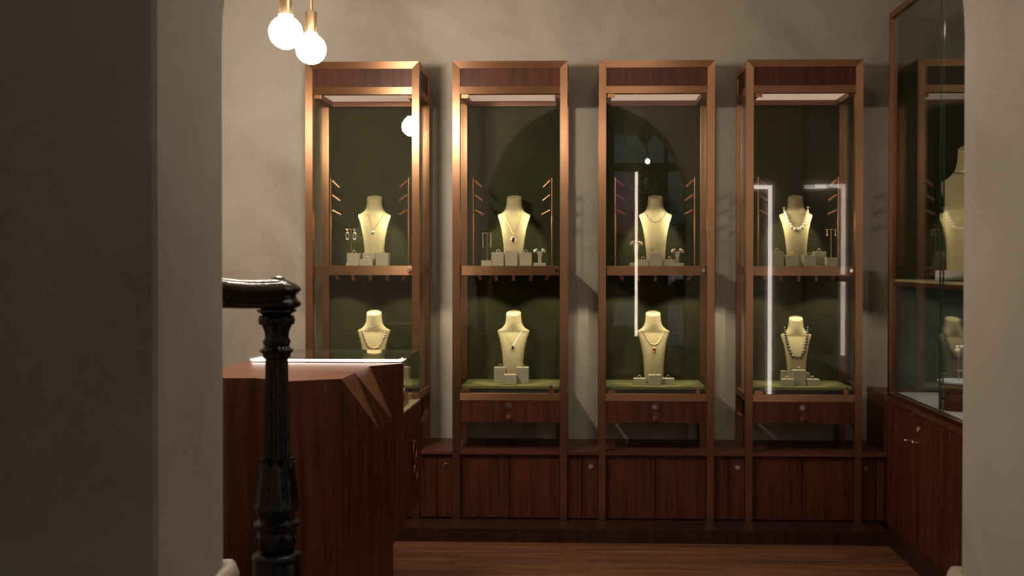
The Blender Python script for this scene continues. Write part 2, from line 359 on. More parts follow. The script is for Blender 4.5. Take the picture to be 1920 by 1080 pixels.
def make_cabinet():
    t = thing('display_cabinet', '', 'display cabinet')
    xs = (0, CW - PW); ys = (0, CD - PW)
    for iy, y in enumerate(ys):
        for x in xs:
            if iy == 0:
                zi, g_ = Z_TOP - 0.0385, 0.0006
                pl = [(x, 0.4095), (x + PW, 0.4095), (x + PW, zi - g_ if x == 0 else Z_TOP - g_), (x, Z_TOP - g_ if x == 0 else zi - g_)]
                MB().rings([[Vector((a, yy, b)) for a, b in pl] for yy in (0, PW)]).obj('post', 'copper', t)
            else: MB().box(x, x + PW, y, y + PW, 0.4095, Z_TOP, 0.0015).obj('post', 'copper', t)
            if iy == 0: MB().box(x, x + PW, y, y + PW, 0.0705, 0.4065, 0.0015).obj('leg', 'bronze' if False else 'copper', t)
    # front, back and side rails
    pl = [(0.0006, Z_TOP), (CW - 0.0006, Z_TOP), (CW - PW - 0.0006, Z_TOP - 0.0385), (PW + 0.0006, Z_TOP - 0.0385)]
    MB().rings([[Vector((a, yy, b)) for a, b in pl] for yy in (0, PW - 0.002)]).obj('rail', 'copper_h', t)
    for (z0, z1) in ((2.4955, Z_TOP), (2.358, 2.398), (Z_LB, Z_LT)):
        if z1 < Z_TOP: MB().box(PW, CW - PW, 0.001, 0.037, z0, z1, 0.0012).obj('rail', 'copper_h', t)
        for x in xs: MB().box(x + 0.001, x + PW - 0.001, PW, CD - PW, z0, z1, 0.0012).obj('side_rail', 'copper', t)
    for x in xs: MB().box(x + 0.001, x + PW - 0.001, PW, CD - PW, 0.575, 0.612, 0.0012).obj('side_rail', 'copper', t)
    MB().box(0.044, CW - 0.044, 0.026, 0.05, Z_MB, Z_MT, 0.0012).obj('middle_rail', 'copper_h', t)
    for x in (0.012, CW - 0.027): MB().box(x, x + 0.015, PW, CD - PW, Z_MB + 0.01, Z_MT, 0.001).obj('side_rail', 'copper', t)
    MB().box(PW, CW - PW, 0.006, 0.02, 2.398, 2.4955).obj('top_panel', 'wood', t)
    for x in (0.006, CW - 0.02): MB().box(x, x + 0.014, PW, CD - PW, 2.398, 2.4955).obj('side_panel', 'wood', t)
    MB().box(PW * 0.5, CW - PW * 0.5, 0.02, CD - 0.01, 2.50, 2.52).obj('roof_panel', 'wood', t)
    # lit ceiling with copper frame
    MB().box(0.045, CW - 0.045, 0.042, CD - 0.045, 2.372, 2.386).obj('light_panel', 'panel', t)
    mb = MB()
    for a in ((0.04, CW - 0.04, CD - 0.062, CD - 0.03), (0.04, 0.068, 0.04, CD - 0.06), (CW - 0.068, CW - 0.04, 0.04, CD - 0.06)): mb.box(*a, 2.342, 2.371)
    mb.obj('ceiling_frame', 'copper_trim', t)
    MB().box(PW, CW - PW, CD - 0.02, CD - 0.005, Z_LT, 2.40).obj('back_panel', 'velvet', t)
    # shelf and velvet floor
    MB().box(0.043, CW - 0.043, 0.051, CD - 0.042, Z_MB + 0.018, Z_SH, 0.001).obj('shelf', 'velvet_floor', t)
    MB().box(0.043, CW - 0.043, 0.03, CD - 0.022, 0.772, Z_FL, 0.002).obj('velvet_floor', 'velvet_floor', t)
    MB().box(0.043, CW - 0.043, 0.034, CD - 0.022, Z_LT - 0.02, 0.7715).obj('plinth_box', 'black', t)
    # glass
    g = MB().box(0.042, CW - 0.042, 0.010, 0.016, Z_LT + 0.002, 2.356).obj('glass_door', 'glass', t)
    MB().box(0.0475, 0.085, 0.003, 0.0095, 2.336, 2.357, 0.001).obj('hinge', 'copper_plain', g)
    MB().box(0.0475, 0.092, 0.003, 0.0095, 0.753, 0.772, 0.001).obj('hinge', 'copper_plain', g)
    MB().box(0.518, 0.544, -0.002, 0.0095, 0.753, 0.787, 0.002).obj('lock_plate', 'copper_plain', g)
    lock_mesh(MB(), (0.531, -0.002, 0.789), 0.011, (0, -1, 0)).obj('lock', 'chrome', g, 40)
    MB().cyl((CW - 0.058, 0.0095, 1.414), (CW - 0.058, 0.004, 1.414), 0.011, 0.010, 20).obj('lock', 'chrome', g, 40)
    for x in (0.014, CW - 0.020): MB().box(x, x + 0.006, PW, CD - PW, Z_LT, 2.358).obj('side_glass', 'glass', t)
    # drawer
    dr = MB().box(PW + 0.002, CW - PW - 0.002, 0.004, 0.022, 0.596, 0.7115, 0.001).obj('drawer', 'wood', t)
    MB().box(PW + 0.01, CW - PW - 0.01, 0.0225, CD - 0.05, 0.612, 0.711).obj('drawer_box', 'wood', dr)
    kx = CW * 0.5 - 0.006
    lock_mesh(MB(), (kx, 0.004, 0.681), 0.0155, (0, -1, 0)).obj('lock', 'chrome', dr, 40)
    pr = [(0, 0.008), (0.008, 0.008), (0.012, 0.015), (0.02, 0.0165), (0.024, 0.012), (0.0245, 0.003)]
    mb = MB(); mb.lathe(pr, n=24); bmesh.ops.rotate(mb.bm, cent=(0, 0, 0), matrix=Matrix.Rotation(PI / 2, 3, 'X'), verts=mb.bm.verts[:])
    bmesh.ops.translate(mb.bm, vec=(kx, 0.004, 0.621), verts=mb.bm.verts[:]); mb.obj('knob', 'woodh', dr, 40)
    # spotlight rods, three heads each
    for s_, x in ((1, 0.093), (-1, CW - 0.088)):
        rod = MB().cyl((x, 0.17, Z_SH), (x, 0.17, 1.925), 0.0042, n=12).obj('spotlight_rod', 'copper_plain', t, 40)
        for k, z in enumerate((1.908, 1.828, 1.744)):
            p = Vector((x + s_ * 0.010, 0.172, z)); d = Vector((s_ * 0.8, 0.12, -0.42 - 0.12 * (2 - k) * 1.6)).normalized()
            mb = MB(); mb.cyl(p, p + d * 0.052, 0.0095, n=16); mb.cyl((x, 0.17, z), p, 0.0035, n=8); mb.obj('spotlight', 'copper_plain', rod, 40)
    for k in range(5):
        x = 0.115 + 0.100 * k; tl = (0.5, 0.12, 0.0, -0.12, -0.5)[k]
        p = Vector((x, 0.17, Z_MB + 0.016)); d = Vector((tl, 0.12, -1)).normalized()
        MB().cyl(p, p + d * 0.048, 0.0105, n=16).obj('spotlight', 'copper_plain', t, 40)
    return t
CLAB = ['tall copper and walnut glass cabinet behind the counter, leftmost of four',
        'tall copper and walnut glass cabinet showing the dark blue pendant, second from left',
        'tall copper and walnut glass cabinet showing the red pendant, third from left',
        'tall copper and walnut glass cabinet holding both pearl necklaces, beside right-hand vitrine']
cab0 = make_cabinet()
cabs = []
for i, x in enumerate(CXS):
    c = cab0 if i == 0 else copy_tree(cab0)
    c.location = (x, 0, 0); tag(c, CLAB[i], 'display cabinet', 'glass display cabinets along the back wall'); cabs.append(c)
# the small lamps of the spot heads
def spot(name, loc, tgt, e, size=70, blend=0.5):
    l = bpy.data.lights.new(name, 'SPOT'); l.energy = e; l.color = (1, 0.85, 0.58); l.spot_size = math.radians(size); l.spot_blend = blend; l.shadow_soft_size = 0.008
    o = bpy.data.objects.new(name, l); o.location = loc; o.rotation_euler = (Vector(tgt) - Vector(loc)).to_track_quat('-Z', 'Y').to_euler(); C.objects.link(o)
for i, x in enumerate(CXS):
    k = (1.0, 1.0, 1.05, 0.9)[i]
    for s_, xo in ((1, 0.093), (-1, CW - 0.088)):
        spot('spotlight_lamp', (x + xo + s_ * 0.052, 0.185, 1.795), (x + CW / 2 + s_ * 0.01, 0.20, 1.66), 1.45 * k, 60, 1.0)
        spot('spotlight_lamp', (x + xo + s_ * 0.052, 0.185, 1.715), (x + CW / 2 + s_ * 0.10, 0.26, 1.46), 2.8 * k, 118, 0.35)
    for xo, tl, e in ((0.14, -0.03, 2.6), (0.215, 0.07, 2.4), (0.315, 0.0, 3.0), (0.41, -0.07, 2.4), (0.477, 0.03, 2.6)):
        spot('spotlight_lamp', (x + xo, 0.185, 1.335), (x + xo + tl, 0.24, 0.86), e * k * (1 if abs(tl) > 0.035 or tl == 0 else 1.0), 50 if abs(tl) > 0.035 or tl == 0 else 124, 0.35)

# ---------------------------------------------------------------- low base cabinets
mb = MB(); mb.box(-2.4, 1.5835, 0.040, YB - 0.001, 0.4225, 0.440, 0.001)
edges = [(-2.4, CXS[0] - 0.001)]
for i, x in enumerate(CXS):
    mb.box(x + PW + 0.001, x + CW - PW - 0.001, 0.002, 0.0405, 0.4225, 0.440, 0.001)
    if i < 3: mb.box(x + CW + 0.001, CXS[i + 1] - 0.001, 0.002, 0.0405, 0.4225, 0.440, 0.001)
mb.box(CXS[3] + CW + 0.001, 1.5835, 0.002, 0.0405, 0.4225, 0.440, 0.001)
tag(mb.obj('worktop', 'woodh'), 'long low walnut worktop running under the four glass cabinets', 'worktop')
def base_cab(x0, x1, splits, label, group, lockx=None, front=0.022):
    t = thing('base_cabinet', label, 'cabinet', ((x0 + x1) / 2, 0.2, 0.0705), 0, group)
    cx = (x0 + x1) / 2
    def P(mb, n, m, par=t, sm=None):
        bmesh.ops.translate(mb.bm, vec=(-cx, -0.2, -0.0705), verts=mb.bm.verts[:]); return mb.obj(n, m, par, sm)
    P(MB().box(x0 + .001, x1 - .001, front + 0.0185, YB - 0.004, 0.0705, 0.421), 'body', 'wood')
    xs = [x0] + splits + [x1]
    for a, b in zip(xs[:-1], xs[1:]):
        d = P(MB().box(a + 0.0022, b - 0.0022, front, front + 0.018, 0.078, 0.417, 0.001), 'door', 'wood')
        if lockx and a < lockx < b:
            P(lock_mesh(MB(), (lockx, front, 0.357), 0.0145, (0, -1, 0)), 'lock', 'chrome', d, 40)
wl = ['pair of low walnut cupboard doors beneath the leftmost glass cabinet', 'pair of low walnut cupboard doors beneath the cabinet with the blue pendant',
      'pair of low walnut cupboard doors beneath the cabinet with the red pendant', 'pair of low walnut cupboard doors beneath the cabinet with pearl necklaces']
for i, x in enumerate(CXS):
    base_cab(x + PW + .0005, x + CW - PW - .0005, [x + CW / 2 - 0.004], wl[i], 'wide low base cabinets')
nl = ['narrow low walnut cupboard with round lock, right beside the counter', 'narrow low walnut cupboard with round lock between second and third glass cabinets',
      'narrow low walnut cupboard with round lock between third and fourth glass cabinets']
for i in range(3):
    x0, x1 = CXS[i] + CW + .0005, CXS[i + 1] - .0005; px_, sp_ = ((837, 818.5), (1108, 1091), (1383, 1365))[i]
    base_cab(x0, x1, [at(sp_, 900, 0.02).x], nl[i], 'narrow low base cabinets', at(px_, 880, 0.02).x, 0.022)
base_cab(CXS[3] + CW + .0005, 1.5825, [at(1642.5, 900, 0.02).x], 'narrow dark low cupboard with round lock in the right corner', 'narrow low base cabinets', at(1624, 881, 0.02).x)

# ---------------------------------------------------------------- necklace busts
BH = 0.385
BP = [(0, .0505), (.12, .0520), (.25, .0550), (.40, .0610), (.52, .0685), (.62, .0775), (.69, .0865), (.728, .0910), (.742, .0900), (.752, .083), (.770, .070), (.795, .0590), (.825, .0510), (.86, .0460), (.91, .0430), (.955, .0420), (.99, .0415), (1.0, .0400)]
def bprof(f):
    for (a, ha), (b, hb) in zip(BP[:-1], BP[1:]):
        if f <= b: t = (f - a) / (b - a); return ha + (hb - ha) * t
    return BP[-1][1]
def bshape(f):      # half width, centre y, half depth, exponent
    hw = bprof(f)
    if f < 0.72: t = f / 0.72; d = 0.030 + 0.010 * math.sin(PI * t) - 0.008 * t; yc = -0.02 + 0.035 * t * t; n = 3.2 - 0.8 * t
    else: t = (f - 0.72) / 0.28; e = min(1, t / 0.45); d = 0.022 + (0.036 - 0.022) * e; yc = 0.015 + 0.010 * e; n = 2.4 - 0.4 * e
    if f > 0.97: d *= hw / 0.041
    return hw, yc, d, n
def front_y(x, z):
    hw, yc, d, n = bshape(min(max(z / BH, 0), 1)); q = min(abs(x) / hw, 0.985)
    return yc - d * (1 - q ** n) ** (1 / n)
def bust_mesh():
    rows = []; N = 40; zs = sorted(set([f for f, _ in BP] + [i / 40 for i in range(41)]))
    for f in zs:
        hw, yc, d, n = bshape(f); row = []
        for k in range(N):
            a = 2 * PI * k / N; c, s_ = math.cos(a), math.sin(a)
            x = hw * math.copysign(abs(c) ** (2 / n), c); y = d * math.copysign(abs(s_) ** (2 / n), s_)
            tilt = 0.013 * max(0, (f - 0.86) / 0.14) * (-y / d)
            row.append(Vector((x, yc + y, f * BH - tilt * 1.0)))
        rows.append(row)
    mb = MB(); mb.rings(rows); return mb
bust0 = None
def bust(loc, rz, label, sc=1.0):
    global bust0
    if bust0 is None:
        bust0 = bust_mesh().obj('necklace_bust', 'cream', None, 45); o = bust0
    else: o = bust0.copy(); C.objects.link(o)
    o.location = loc; o.rotation_euler = (0, 0, rz); o.scale = (sc, sc, sc)
    tag(o, label, 'necklace bust', 'cream necklace busts'); return o
def U_path(w_, zn, zb, n=60, p=2.4, r=0.0):
    out = []
    for i in range(n + 1):
        t = -1 + 2 * i / n; x = w_ * math.sin(t * PI / 2); z = zb + (zn - zb) * (1 - (1 - abs(math.sin(t * PI / 2)) ** p))
        out.append(Vector((x, front_y(x, z) - r, z)))
    return out
def V_path(w_, zn, zb, n=30, r=0.0, x0=0.0, wl=None):
    out = []; wl = wl or w_
    for i in range(n + 1):
        t = -1 + 2 * i / n; x = x0 + t * (w_ if t > 0 else wl); z = zb + (zn - zb) * abs(t) ** 1.12; out.append(Vector((x, front_y(x, z) - r, z)))
    return out
def resample(pts, step):
    out = [pts[0]]; acc = 0
    for a, b in zip(pts[:-1], pts[1:]):
        L_ = (b - a).length; pos = 0
        while acc + (L_ - pos) >= step(len(out)) if callable(step) else acc + (L_ - pos) >= step:
            st = step(len(out)) if callable(step) else step; pos += st - acc; acc = 0; out.append(a.lerp(b, min(1, pos / L_)))
        acc += L_ - pos
    return out
def bead_necklace(bust_o, label, m, w_, zn, zb, rmin, rmax, group=None):
    t = thing('pearl_necklace', label, 'necklace', bust_o.location, bust_o.rotation_euler.z)
    t.scale = bust_o.scale
    pts = U_path(w_, zn, zb, 300, 3.0)
    # graded pearls placed by arc length
    Ls = [0]
    for a, b in zip(pts[:-1], pts[1:]): Ls.append(Ls[-1] + (b - a).length)
    tot = Ls[-1]; s_ = 0; proto = None; raw = []
    while s_ < tot:
        q = 1 - abs(s_ / tot - 0.5) * 2; r = rmin + (rmax - rmin) * q ** 1.3; raw.append((s_ + r, r)); s_ += 2 * r + 0.0006
    for sc_, r in raw:
        if sc_ > tot: break
        k = max(i for i in range(len(Ls)) if Ls[i] <= sc_); p = pts[k]
        if proto is None:
            proto = MB().sphere((0, 0, 0), 1.0, n=14).obj('pearl', m, t, 60); o = proto
        else: o = proto.copy(); C.objects.link(o)
        o.location = p + Vector((0, -r, 0)); o.scale = (r, r, r); o.parent = t
    return t

def place_bust(px_, Y, z, label, rz=0.0, sc=1.0):
    p = at(px_, 500, Y); return bust((p.x, Y, z), rz, label, sc)
UB, LBZ = Z_SH, Z_FL
b1 = place_bust(702, 0.235, UB, 'cream bust wearing a thin chain with drop pendant, upper shelf of leftmost cabinet', 0.16)
b2 = place_bust(963.5, 0.235, UB, 'cream bust wearing the large dark blue pendant, upper shelf of second cabinet')
b3 = place_bust(1229, 0.235, UB, 'cream bust wearing a thin plain choker, upper shelf of third cabinet')
b4 = place_bust(1492.5, 0.235, UB, 'cream bust wearing the white pearl necklace, upper shelf of fourth cabinet', -0.06)
c1 = place_bust(701, 0.215, LBZ, 'cream bust wearing the golden leaf necklace, seen over the counter glass', 0.16)
c2 = place_bust(962.5, 0.235, LBZ, 'cream bust with small square pendant, lower level of second cabinet')
c3 = place_bust(1225.5, 0.235, LBZ, 'cream bust wearing the red pendant, lower level of third cabinet', 0.03)
c4 = place_bust(1493.5, 0.245, LBZ, 'cream bust wearing the dark grey pearl necklace, lower level of fourth cabinet', -0.10, 0.93)

def neck(bo, label):
    t = thing('necklace', label, 'necklace', bo.location, bo.rotation_euler.z); t.scale = bo.scale; return t
# 1: thin chain and drop pendant
t = neck(b1, 'thin chain necklace with pear drop pendant in the leftmost cabinet')
MB().tube(V_path(0.060, 0.290, 0.200, r=0.001, x0=-0.006, wl=0.030), 0.0009, 5).obj('chain', 'gold', t, 60)
yy = front_y(-0.006, 0.185)
MB().sphere((-0.006, yy - 0.004, 0.184), 0.010, (0.9, 0.4, 1.15)).obj('pendant', 'silver', t, 60)
MB().sphere((-0.006, yy - 0.008, 0.183), 0.0042, (0.9, 0.6, 1.2)).obj('stone', 'navy', t, 60)
# 2: V chain with large dark pendant
t = neck(b2, 'gold chain with large dark blue oval pendant in a scalloped white frame')
MB().tube(V_path(0.050, 0.290, 0.176, r=0.0012), 0.0012, 5).obj('chain', 'gold', t, 60)
yy = front_y(0, 0.14)
mb = MB()
for k in range(8): mb.sphere((0.0105 * math.cos(k * PI / 4), yy - 0.004, 0.146 + 0.0135 * math.sin(k * PI / 4)), 0.0062, (1, 0.7, 1), 10)
mb.obj('frame', 'rose_gold', t, 60)
MB().sphere((0, yy - 0.007, 0.146), 0.0105, (1, 0.6, 1.35)).obj('stone', 'navy', t, 60)
mb = MB(); mb.torus((0, yy - 0.003, 0.170), 0.005, 0.0016, Matrix.Rotation(PI / 2, 4, 'X'), 16, 6); mb.obj('bail', 'rose_gold', t, 60)
# 3: choker
t = neck(b3, 'thin pale round choker on the upper bust of the third cabinet')
MB().tube(U_path(0.063, 0.302, 0.245, r=0.0018), 0.0020, 6).obj('chain', 'silver', t, 60)
# 4: pearls
bead_necklace(b4, 'graduated white pearl necklace on upper bust of fourth cabinet', 'pearl', 0.067, 0.330, 0.204, 0.0078, 0.0112)
# lower 1: golden leaf necklace
t = neck(c1, 'golden leaf bead necklace on the bust behind the counter glass')
pts = U_path(0.064, 0.285, 0.186, 300, r=0.002); MB().tube(pts[::5], 0.0012, 5).obj('chain', 'rose_gold', t, 60)
proto = None
for k in range(27):
    q = -26 + k * 252 // 26; p = pts[q + 50]; tn = (pts[q + 52] - pts[q + 48]).normalized(); ang = math.atan2(tn.z, tn.x)
    if proto is None: proto = MB().sphere((0, 0, 0), 0.0080, (0.42, 0.4, 1.1), 10).obj('leaf', 'rose_gold', t, 60); o = proto
    else: o = proto.copy(); C.objects.link(o)
    o.parent = t; o.location = p + Vector((0, -0.002, 0)); o.rotation_euler = (0, -ang - 0.35, 0)
# lower 2
t = neck(c2, 'fine chain with small square clustered pendant, second cabinet lower level')
MB().tube(V_path(0.052, 0.292, 0.205, r=0.001), 0.0009, 5).obj('chain', 'silver', t, 60)
yy = front_y(0, 0.195)
MB().box(-0.0085, 0.0085, yy - 0.007, yy - 0.001, 0.186, 0.204, 0.002).obj('frame', 'diamond', t)
MB().box(-0.004, 0.004, yy - 0.010, yy - 0.006, 0.190, 0.200, 0.0015).obj('stone', 'navy', t)
# lower 3
t = neck(c3, 'rounded gold collar with red rosette pendant, third cabinet lower level')
MB().tube(U_path(0.062, 0.300, 0.213, r=0.0018, p=2.2), 0.0020, 6).obj('chain', 'gold', t, 60)
yy = front_y(0, 0.185)
mb = MB(); mb.sphere((0, yy - 0.003, 0.187), 0.0105, (1, 0.45, 1)); mb.sphere((0, yy - 0.003, 0.173), 0.0085, (1, 0.45, 0.9)); mb.torus((0, yy - 0.003, 0.204), 0.003, 0.001, Matrix.Rotation(PI / 2, 4, 'X'), 12, 5); mb.obj('frame', 'rose_gold', t, 60)
mb = MB(); mb.sphere((-0.003, yy - 0.007, 0.191), 0.005, (1, 0.6, 1)); mb.sphere((0.004, yy - 0.007, 0.187), 0.005, (1, 0.6, 1)); mb.sphere((0, yy - 0.007, 0.173), 0.0055, (1.2, 0.6, 0.8)); mb.obj('stone', 'ruby', t, 60)
# lower 4
bead_necklace(c4, 'dark grey pearl necklace on lower bust of fourth cabinet', 'dark_pearl', 0.069, 0.335, 0.156, 0.0080, 0.0112)

# ---------------------------------------------------------------- ring blocks
ring0 = {}
def ring(loc, label, kind='diamond', metal='gold', sc=1.0, rz=0.0):
    k = (kind, metal)
    if k not in ring0:
        t = thing('ring', '', 'ring')
        MB().torus((0, 0, 0.0045), 0.0092, 0.0014, Matrix.Rotation(PI / 2, 4, 'X'), 24, 6).obj('band', metal, t, 60)
        mb = MB(); mb.sphere((0, 0, 0.0145), 0.0038, (1.25, 1, 0.7), 10)
        for a in range(6): mb.sphere((0.005 * math.cos(a * PI / 3), 0.0035 * math.sin(a * PI / 3), 0.0135), 0.0014, n=6)
        mb.obj('stone', kind, t, 60); ring0[k] = t; o = t
    else: o = copy_tree(ring0[k])
    o.location = loc; o.scale = (sc, sc, sc); o.rotation_euler = (0, 0, rz); tag(o, label, 'ring', 'rings on display blocks'); return o
def block(x0, x1, ytop, Y, zfl, label, rlabel, rk='diamond', rm='gold', ybot=None, rz=0.0, dy=0.058, m='block'):
    if ybot is not None: Y = atz((x0 + x1) / 2, ybot, zfl).y
    a, b = at(x0, ytop, Y), at(x1, ytop, Y); wd = b.x - a.x; h = a.z - zfl - (0.0 if zfl > 1 else 0.0)
    cx = (a.x + b.x) / 2
    o = MB().box(-wd / 2, wd / 2, -dy / 2, dy / 2, 0, h, 0.0025).obj('ring_block', m)
    o.location = (cx, Y + dy / 2, zfl); o.rotation_euler = (0, 0, rz); tag(o, label, 'display block', 'ring display blocks')
    if rlabel: ring((cx, Y + dy / 2, zfl + h + 0.0006), rlabel, rk, rm)
    return o
B = 'suede ring block '
# leftmost cabinet, upper shelf
block(650, 673, 474.5, 0.13, UB, B + 'under the drop earrings in the leftmost cabinet', 'slim ring on the block under the drop earrings')
block(679.5, 703, 474, 0.16, UB, 'taupe ' + B + 'behind the lowest one in leftmost cabinet', 'ring on the rear centre block, leftmost cabinet')
block(674.5, 698, 486, 0.085, UB, 'lowest taupe ' + B + 'at the front in the leftmost cabinet', 'ring on the lowest front block, leftmost cabinet', 'diamond', 'silver')
block(704.5, 728, 474, 0.12, UB, 'rightmost taupe ' + B + 'on the upper shelf of leftmost cabinet', 'ring on the right-hand block, leftmost cabinet')
# second cabinet, upper
block(921.5, 944.5, 473, 0.10, UB, 'pale ' + B + 'beside the thin T-shaped earring stand, second cabinet', 'pale green domed ring beside the thin T-shaped stand', 'jade', 'silver')
block(947.5, 970.5, 469.5, 0.11, UB, 'tallest ' + B + 'in front of the blue pendant bust', 'ring with three stones in front of the blue pendant bust')
block(974, 996.5, 473.5, 0.10, UB, 'dark fronted ' + B + 'right of the blue pendant bust', 'greenish ring on the block right of the blue pendant bust', 'jade', 'gold')
# second cabinet, lower
block(926, 948.5, 689, 0, LBZ, 'tall taupe ' + B + 'left of the small square pendant bust', 'ring on the left tall block, second cabinet lower level', ybot=718)
block(944.5, 968, 703, 0, LBZ, 'low taupe ' + B + 'between two taller ones, second cabinet lower level', 'ring on the low middle block, second cabinet lower level', 'ruby', ybot=721.5)
block(968.3, 991, 689, 0, LBZ, 'tall taupe ' + B + 'right of the small square pendant bust', 'ring on the right tall block, second cabinet lower level', ybot=719)
# third cabinet, upper
block(1196, 1216.5, 486.5, 0.10, UB, 'low ' + B + 'next to the taller earring tree, third cabinet', 'ring on the low block next to the taller earring tree')
block(1217.5, 1241, 474.5, 0.085, UB, 'tall ' + B + 'at the foot of the choker bust', 'clear stone ring at the foot of the choker bust', 'diamond', 'silver')
block(1245, 1266.5, 486.5, 0.10, UB, 'low ' + B + 'next to the shorter earring tree, third cabinet', 'ring on the low block next to the shorter earring tree')
# third cabinet, lower
block(1188, 1211, 710, 0, LBZ, 'low ' + B + 'on the left below the red pendant bust', 'silver ring on the left low block under the red pendant', 'diamond', 'silver', ybot=721.5)
block(1215, 1238, 691.5, 0, LBZ, 'tallest ' + B + 'standing against the red pendant bust', 'ring on the tallest block against the red pendant bust', ybot=717)
block(1216.5, 1240, 703.5, 0, LBZ, 'middle front ' + B + 'below the red pendant bust', 'ring on the middle front block under the red pendant', 'diamond', 'silver', ybot=722.5)
block(1242, 1265, 710, 0, LBZ, 'low ' + B + 'on the right below the red pendant bust', 'gold ring on the right low block under the red pendant', ybot=721.5)
# fourth cabinet, upper
block(1448, 1469.5, 471, 0.10, UB, 'tall ' + B + 'at far left of the fourth cabinet shelf', 'ring on the tall block left of white pearls')
block(1473.5, 1497.5, 478.5, 0.095, UB, 'dark fronted low ' + B + 'left below the white pearls', 'ring on the dark low block left below the white pearls')
block(1507, 1531.5, 479, 0.095, UB, 'dark fronted low ' + B + 'right below the white pearls', 'ring on the dark low block right below the white pearls', 'jade')
block(1526.5, 1549.5, 471.5, 0.16, UB, 'tall ' + B + 'behind, beside the small earring stand', 'pearl ring on the tall block beside the small earring stand', 'pearl')
# fourth cabinet, lower
block(1466.5, 1486, 696, 0.24, LBZ, 'pale ' + B + 'behind on the left of the grey pearl bust', None)
block(1500, 1519, 699, 0.21, LBZ, 'pale ' + B + 'half hidden at the right of the grey pearl bust', None)
block(1466.5, 1490, 711.5, 0, LBZ, 'low ' + B + 'at the left front below grey pearls', 'pearl ring on the left low block below grey pearls', 'pearl', ybot=724)
block(1487.5, 1511.5, 694.5, 0, LBZ, 'tall dark fronted ' + B + 'in the middle below grey pearls', 'large pearl ring on the tall middle block below grey pearls', 'pearl', ybot=723)
block(1513.5, 1537.5, 711.5, 0, LBZ, 'low ' + B + 'at the right front below grey pearls', 'pearl ring on the right low block below grey pearls', 'pearl', ybot=723)

# ---------------------------------------------------------------- earring stands
def t_stand(px_, ytop, Y, base, label, elabels, kind, rodm='copper_plain', wpx=9.5):
    p = at(px_, ytop, Y); s_ = (Y + D) / F
    t = thing('earring_stand', label, 'earring stand', (p.x, Y, UB), 0, 'T-shaped earring stands'); h = p.z - UB; zb = 0
    if base: 
        bw, bh = base; zb = bh * s_
        MB().box(-bw * s_ / 2, bw * s_ / 2, -0.025, 0.025, 0, zb, 0.002).obj('base', 'block', t)
    elif base is None: zb = 0.0
    MB().cyl((0, 0, zb), (0, 0, h + 0.003), 0.0019, n=10).obj('pole', rodm, t, 60)
    MB().cyl((-wpx * s_, 0, h), (wpx * s_, 0, h), 0.0014, n=8).obj('crossbar', rodm, t, 60)
    for k, sx in enumerate((-1, 1)):
        e = thing('drop_earring', elabels[k], 'earring', (p.x + sx * wpx * s_ * 0.68, Y - 0.004, UB + h), 0, 'earrings hung on stands')
        if kind == 'loop':
            MB().sphere((0, 0, -0.006), 0.004, n=10).obj('stud', 'diamond', e, 60)
            MB().torus((0, 0, -0.038), 0.0085, 0.0017, Matrix.Diagonal((1, 1, 2.4, 1)) @ Matrix.Rotation(PI / 2, 4, 'X'), 24, 6).obj('loop', 'silver', e, 60)
            MB().sphere((0.002, 0, -0.056), 0.004, n=8).obj('stone', 'diamond', e, 60)
        elif kind == 'bar':
            MB().cyl((0, 0, 0), (0, 0, -0.078), 0.0016, 0.0024, n=8).obj('bar', 'silver', e, 60)
        else:
            MB().cyl((0, 0, 0), (0, 0, -0.024), 0.0018, 0.0026, n=8).obj('bar', 'gold', e, 60)
            MB().sphere((0, 0, -0.030), 0.0055, n=12).obj('pearl', 'pearl', e, 60)
t_stand(658.5, 430, 0.20, (16, 6), 'thin brass T-shaped stand with looped drop earrings in leftmost cabinet', ['left looped drop earring in leftmost cabinet', 'right looped drop earring in leftmost cabinet'], 'loop', wpx=10)
t_stand(913, 437, 0.12, (20, 10.5), 'copper T-shaped stand with long bar earrings in second cabinet', ['left long thin bar earring in second cabinet', 'right long thin bar earring in second cabinet'], 'bar', wpx=11)
t_stand(1558.5, 430.5, 0.12, (20, 16.5), 'brass T-shaped stand with short pearl earrings in fourth cabinet', ['left short pearl drop earring in fourth cabinet', 'right short pearl drop earring in fourth cabinet'], 'pearl', 'brass', wpx=11)
def tree_stand(px_, ytop, Y, label, elabels, tall, metal='silver'):
    p = at(px_, ytop, Y); h = p.z - UB; s_ = (Y + D) / F
    t = thing('earring_tree', label, 'earring stand', (p.x, Y, UB), 0, 'forked earring trees')
    MB().box(-0.034, 0.034, -0.022, 0.022, 0, 0.017, 0.0015).obj('base', 'block', t)
    rows = []
    for f in (0, .15, .3, .45, .6, .75, .88, 1):
        z = 0.0172 + (h - 0.028) * f; w_ = 0.010 + 0.009 * f * f - 0.003 * math.sin(f * PI); rows.append([Vector((w_ * cx_, 0.005 * cy_, z)) for cx_, cy_ in ((-1, -1), (1, -1), (1, 1), (-1, 1))])
    MB().rings(rows).obj('stem', 'block', t, 30)
    for k, sx in enumerate((-1, 1)):
        e = thing('cluster_earring', elabels[k], 'earring', (p.x + sx * 0.020, Y - 0.008, UB + h - 0.008), 0, 'clustered earrings')
        rt = Matrix.Rotation(sx * 0.75, 4, 'Y')
        mb = MB(); mb.sphere((sx * 0.003, 0, -0.001), 0.0125, (1.25, 0.5, 0.72), 14, rt); mb.obj('cluster', metal, e, 60)
        mb = MB()
        for j in range(7):
            q = rt @ Vector((sx * (-0.010 + 0.0035 * j), -0.005, 0.003 * (-1) ** j)); mb.sphere((sx * 0.003 + q.x, q.y, q.z), 0.0026, n=6)
        mb.obj('stone', 'diamond', e, 60)
